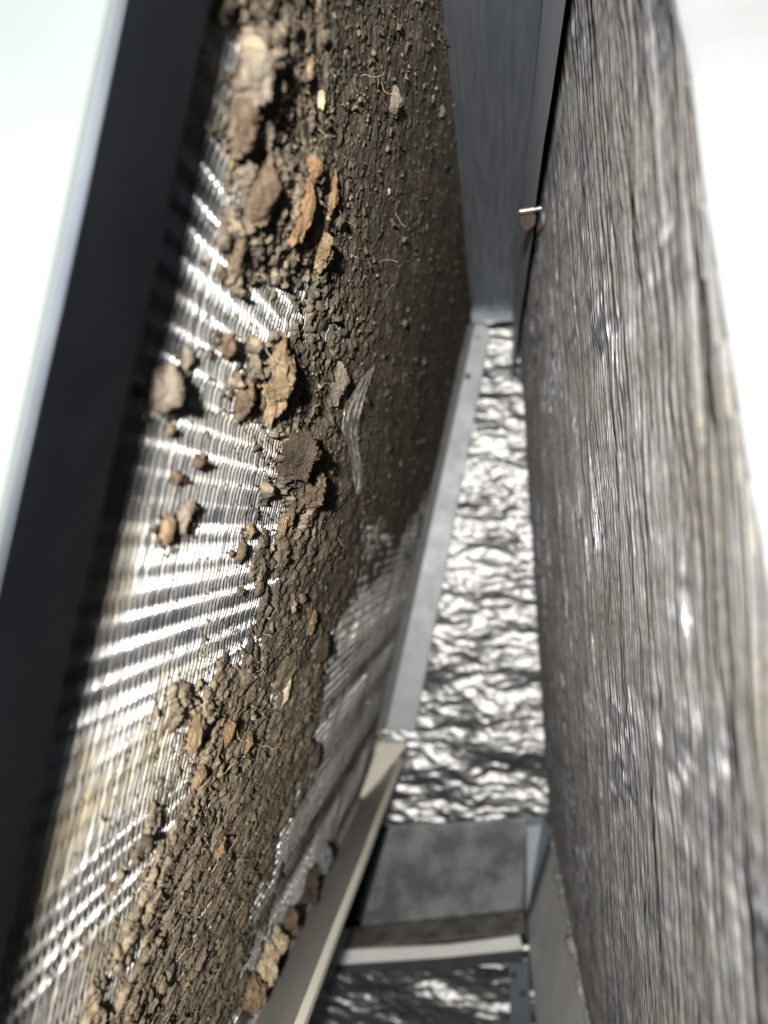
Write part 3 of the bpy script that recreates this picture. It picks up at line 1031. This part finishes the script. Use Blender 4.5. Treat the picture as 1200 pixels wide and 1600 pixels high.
# lint chunks lying in the drain channel
CH = [(392, 1552, 34, 44, 'tan', 'brownish lint chunk lowest in the cream channel'),
      (414, 1512, 36, 50, 'pale', 'pale lint chunk with shell like layers in the cream channel'),
      (432, 1470, 24, 30, 'pale', 'small pale lint chunk at the upper end of the channel pile'),
      (452, 1440, 22, 36, 'brown', 'brown lint chunk wedged between lower fins and channel above the pile'),
      (484, 1382, 22, 44, 'dark', 'dark lint chunk in the channel corner below the clear blob')]


def chunk(u, v, wpx, hpx, colour, label, seed, mat=None, cat='lint clump', group='lint chunks in the drain channel', name='lint_clump'):
    T, Y = LS.hit(u, v, 0.002)
    s = Y / F
    rw, rh = wpx * s * 0.5, hpx * s * 0.5
    bm = bmesh.new()
    bmesh.ops.create_icosphere(bm, subdivisions=4, radius=1.0)
    off = Vector((seed * 3.1, seed * 1.9, seed * 2.6))
    V = np.empty((len(bm.verts), 3))
    for k, vt in enumerate(bm.verts):
        c = vt.co
        d = mnoise.noise_vector(c * 1.2 + off) * 0.55 + mnoise.noise_vector(c * 2.8 + off) * 0.32
        r = 1 + 0.18 * (1 - 2 * abs(mnoise.noise(c * 4.5 - off))) + 0.12 * (1 - 2 * abs(mnoise.noise(c * 9.0 + off))) + 0.08 * mnoise.noise(c * 19.0 + off)
        V[k] = (c + d) * r
    Fc = [[q.index for q in f.verts] for f in bm.faces]
    bm.free()
    world = LS.pt(T, Y, 0.002) + V[:, 0:1] * rw * np.array([1.0, 0, 0]) + V[:, 1:2] * rw * 1.2 * np.array([0, 1, 0]) + V[:, 2:3] * rh * np.array([0, 0, 1.0])
    return obj(name, world, Fc, mat or M_CLUMP[colour], tint=np.full(len(V), 0.5), label=label, cat=cat, group=group, smooth=mat is not None)


for k, c in enumerate(CH):
    chunk(*c, seed=50 + k)
mg, ntg, bsg = new_mat('clear_blob')
bsg.inputs['Transmission Weight'].default_value = 0.9
bsg.inputs['Roughness'].default_value = 0.06
bsg.inputs['Base Color'].default_value = (0.9, 0.92, 0.95, 1)
bsg.inputs['IOR'].default_value = 1.35
chunk(506, 1340, 20, 34, None, 'crumpled clear wet scrap glinting at the foot of the lower fins', 91, mg, 'plastic scrap', None, 'plastic_scrap')

# ------------------------------------------------------------------ clear plastic scrap hanging on the lint
path = [(580, 570, 1), (569, 588, 7), (556, 615, 13), (545, 645, 17), (541, 675, 18), (548, 700, 12), (553, 725, 12), (556, 750, 13), (553, 772, 3)]
nr, nc = 90, 16
pa = np.array(path, float)
kk = np.linspace(0, len(path) - 1, nr)
uc = np.interp(kk, range(len(path)), pa[:, 0])
vc = np.interp(kk, range(len(path)), pa[:, 1])
wc = np.interp(kk, range(len(path)), pa[:, 2])
V = []
for i in range(nr):
    for j in range(nc):
        f = j / (nc - 1) * 2 - 1
        u = uc[i] + 5 + f * wc[i] * 0.75
        v = vc[i] + f * wc[i] * 0.25
        hgt0 = 0.0058 + 0.0011 * float(fbm(f * 3.2 + kk[i] * 0.3, kk[i] * 0.7, 401, 3)) + 0.0006 * abs(float(vn(f * 6 + kk[i], kk[i] * 0.5, 409)))
        T, Y = LS.hit(u, v, hgt0)
        V.append(LS.pt(T, Y, hgt0))
obj('plastic_film', np.array(V), grid_faces(nr, nc), M_FILM, smooth=True, label='clear crinkled plastic scrap hanging on the dark lint', cat='plastic scrap')

# hair-thin fibres caught on the fins and lint
nfb = 60
V, Fc = [], []
for q in range(nfb):
    u, v = random.uniform(400, 700), random.uniform(60, 1000)
    if q > 30:
        u, v = random.uniform(300, 480), random.uniform(900, 1500)
    T, Y = LS.hit(u, v, 0.002)
    if not (0.12 < Y < 0.5 and 0.01 < T < LS.L - 0.01):
        continue
    p = np.array([T, Y, 0.002])
    d = np.random.default_rng(q).normal(0, 1, 3)
    d[2] *= 0.3
    d /= np.linalg.norm(d)
    pts = []
    for s_ in range(9):
        pts.append(LS.pt(p[0], p[1], max(0.001, p[2])))
        d = d + np.random.default_rng(q * 31 + s_).normal(0, 0.35, 3)
        d /= np.linalg.norm(d)
        p = p + d * 0.0008
    b0 = len(V)
    for k, pt_ in enumerate(pts):
        for a_ in range(3):
            an = 2 * math.pi * a_ / 3
            V.append(pt_ + 0.00006 * (LS.n * math.cos(an) + LS.t * math.sin(an)))
    for k in range(8):
        for a_ in range(3):
            j = (a_ + 1) % 3
            Fc.append([b0 + k * 3 + a_, b0 + k * 3 + j, b0 + k * 3 + 3 + j, b0 + k * 3 + 3 + a_])
obj('fibres', np.array(V), Fc, M_CLUMP['pale'], kind='stuff', label='fine pale hairs caught in the packed lint', cat='fibres')
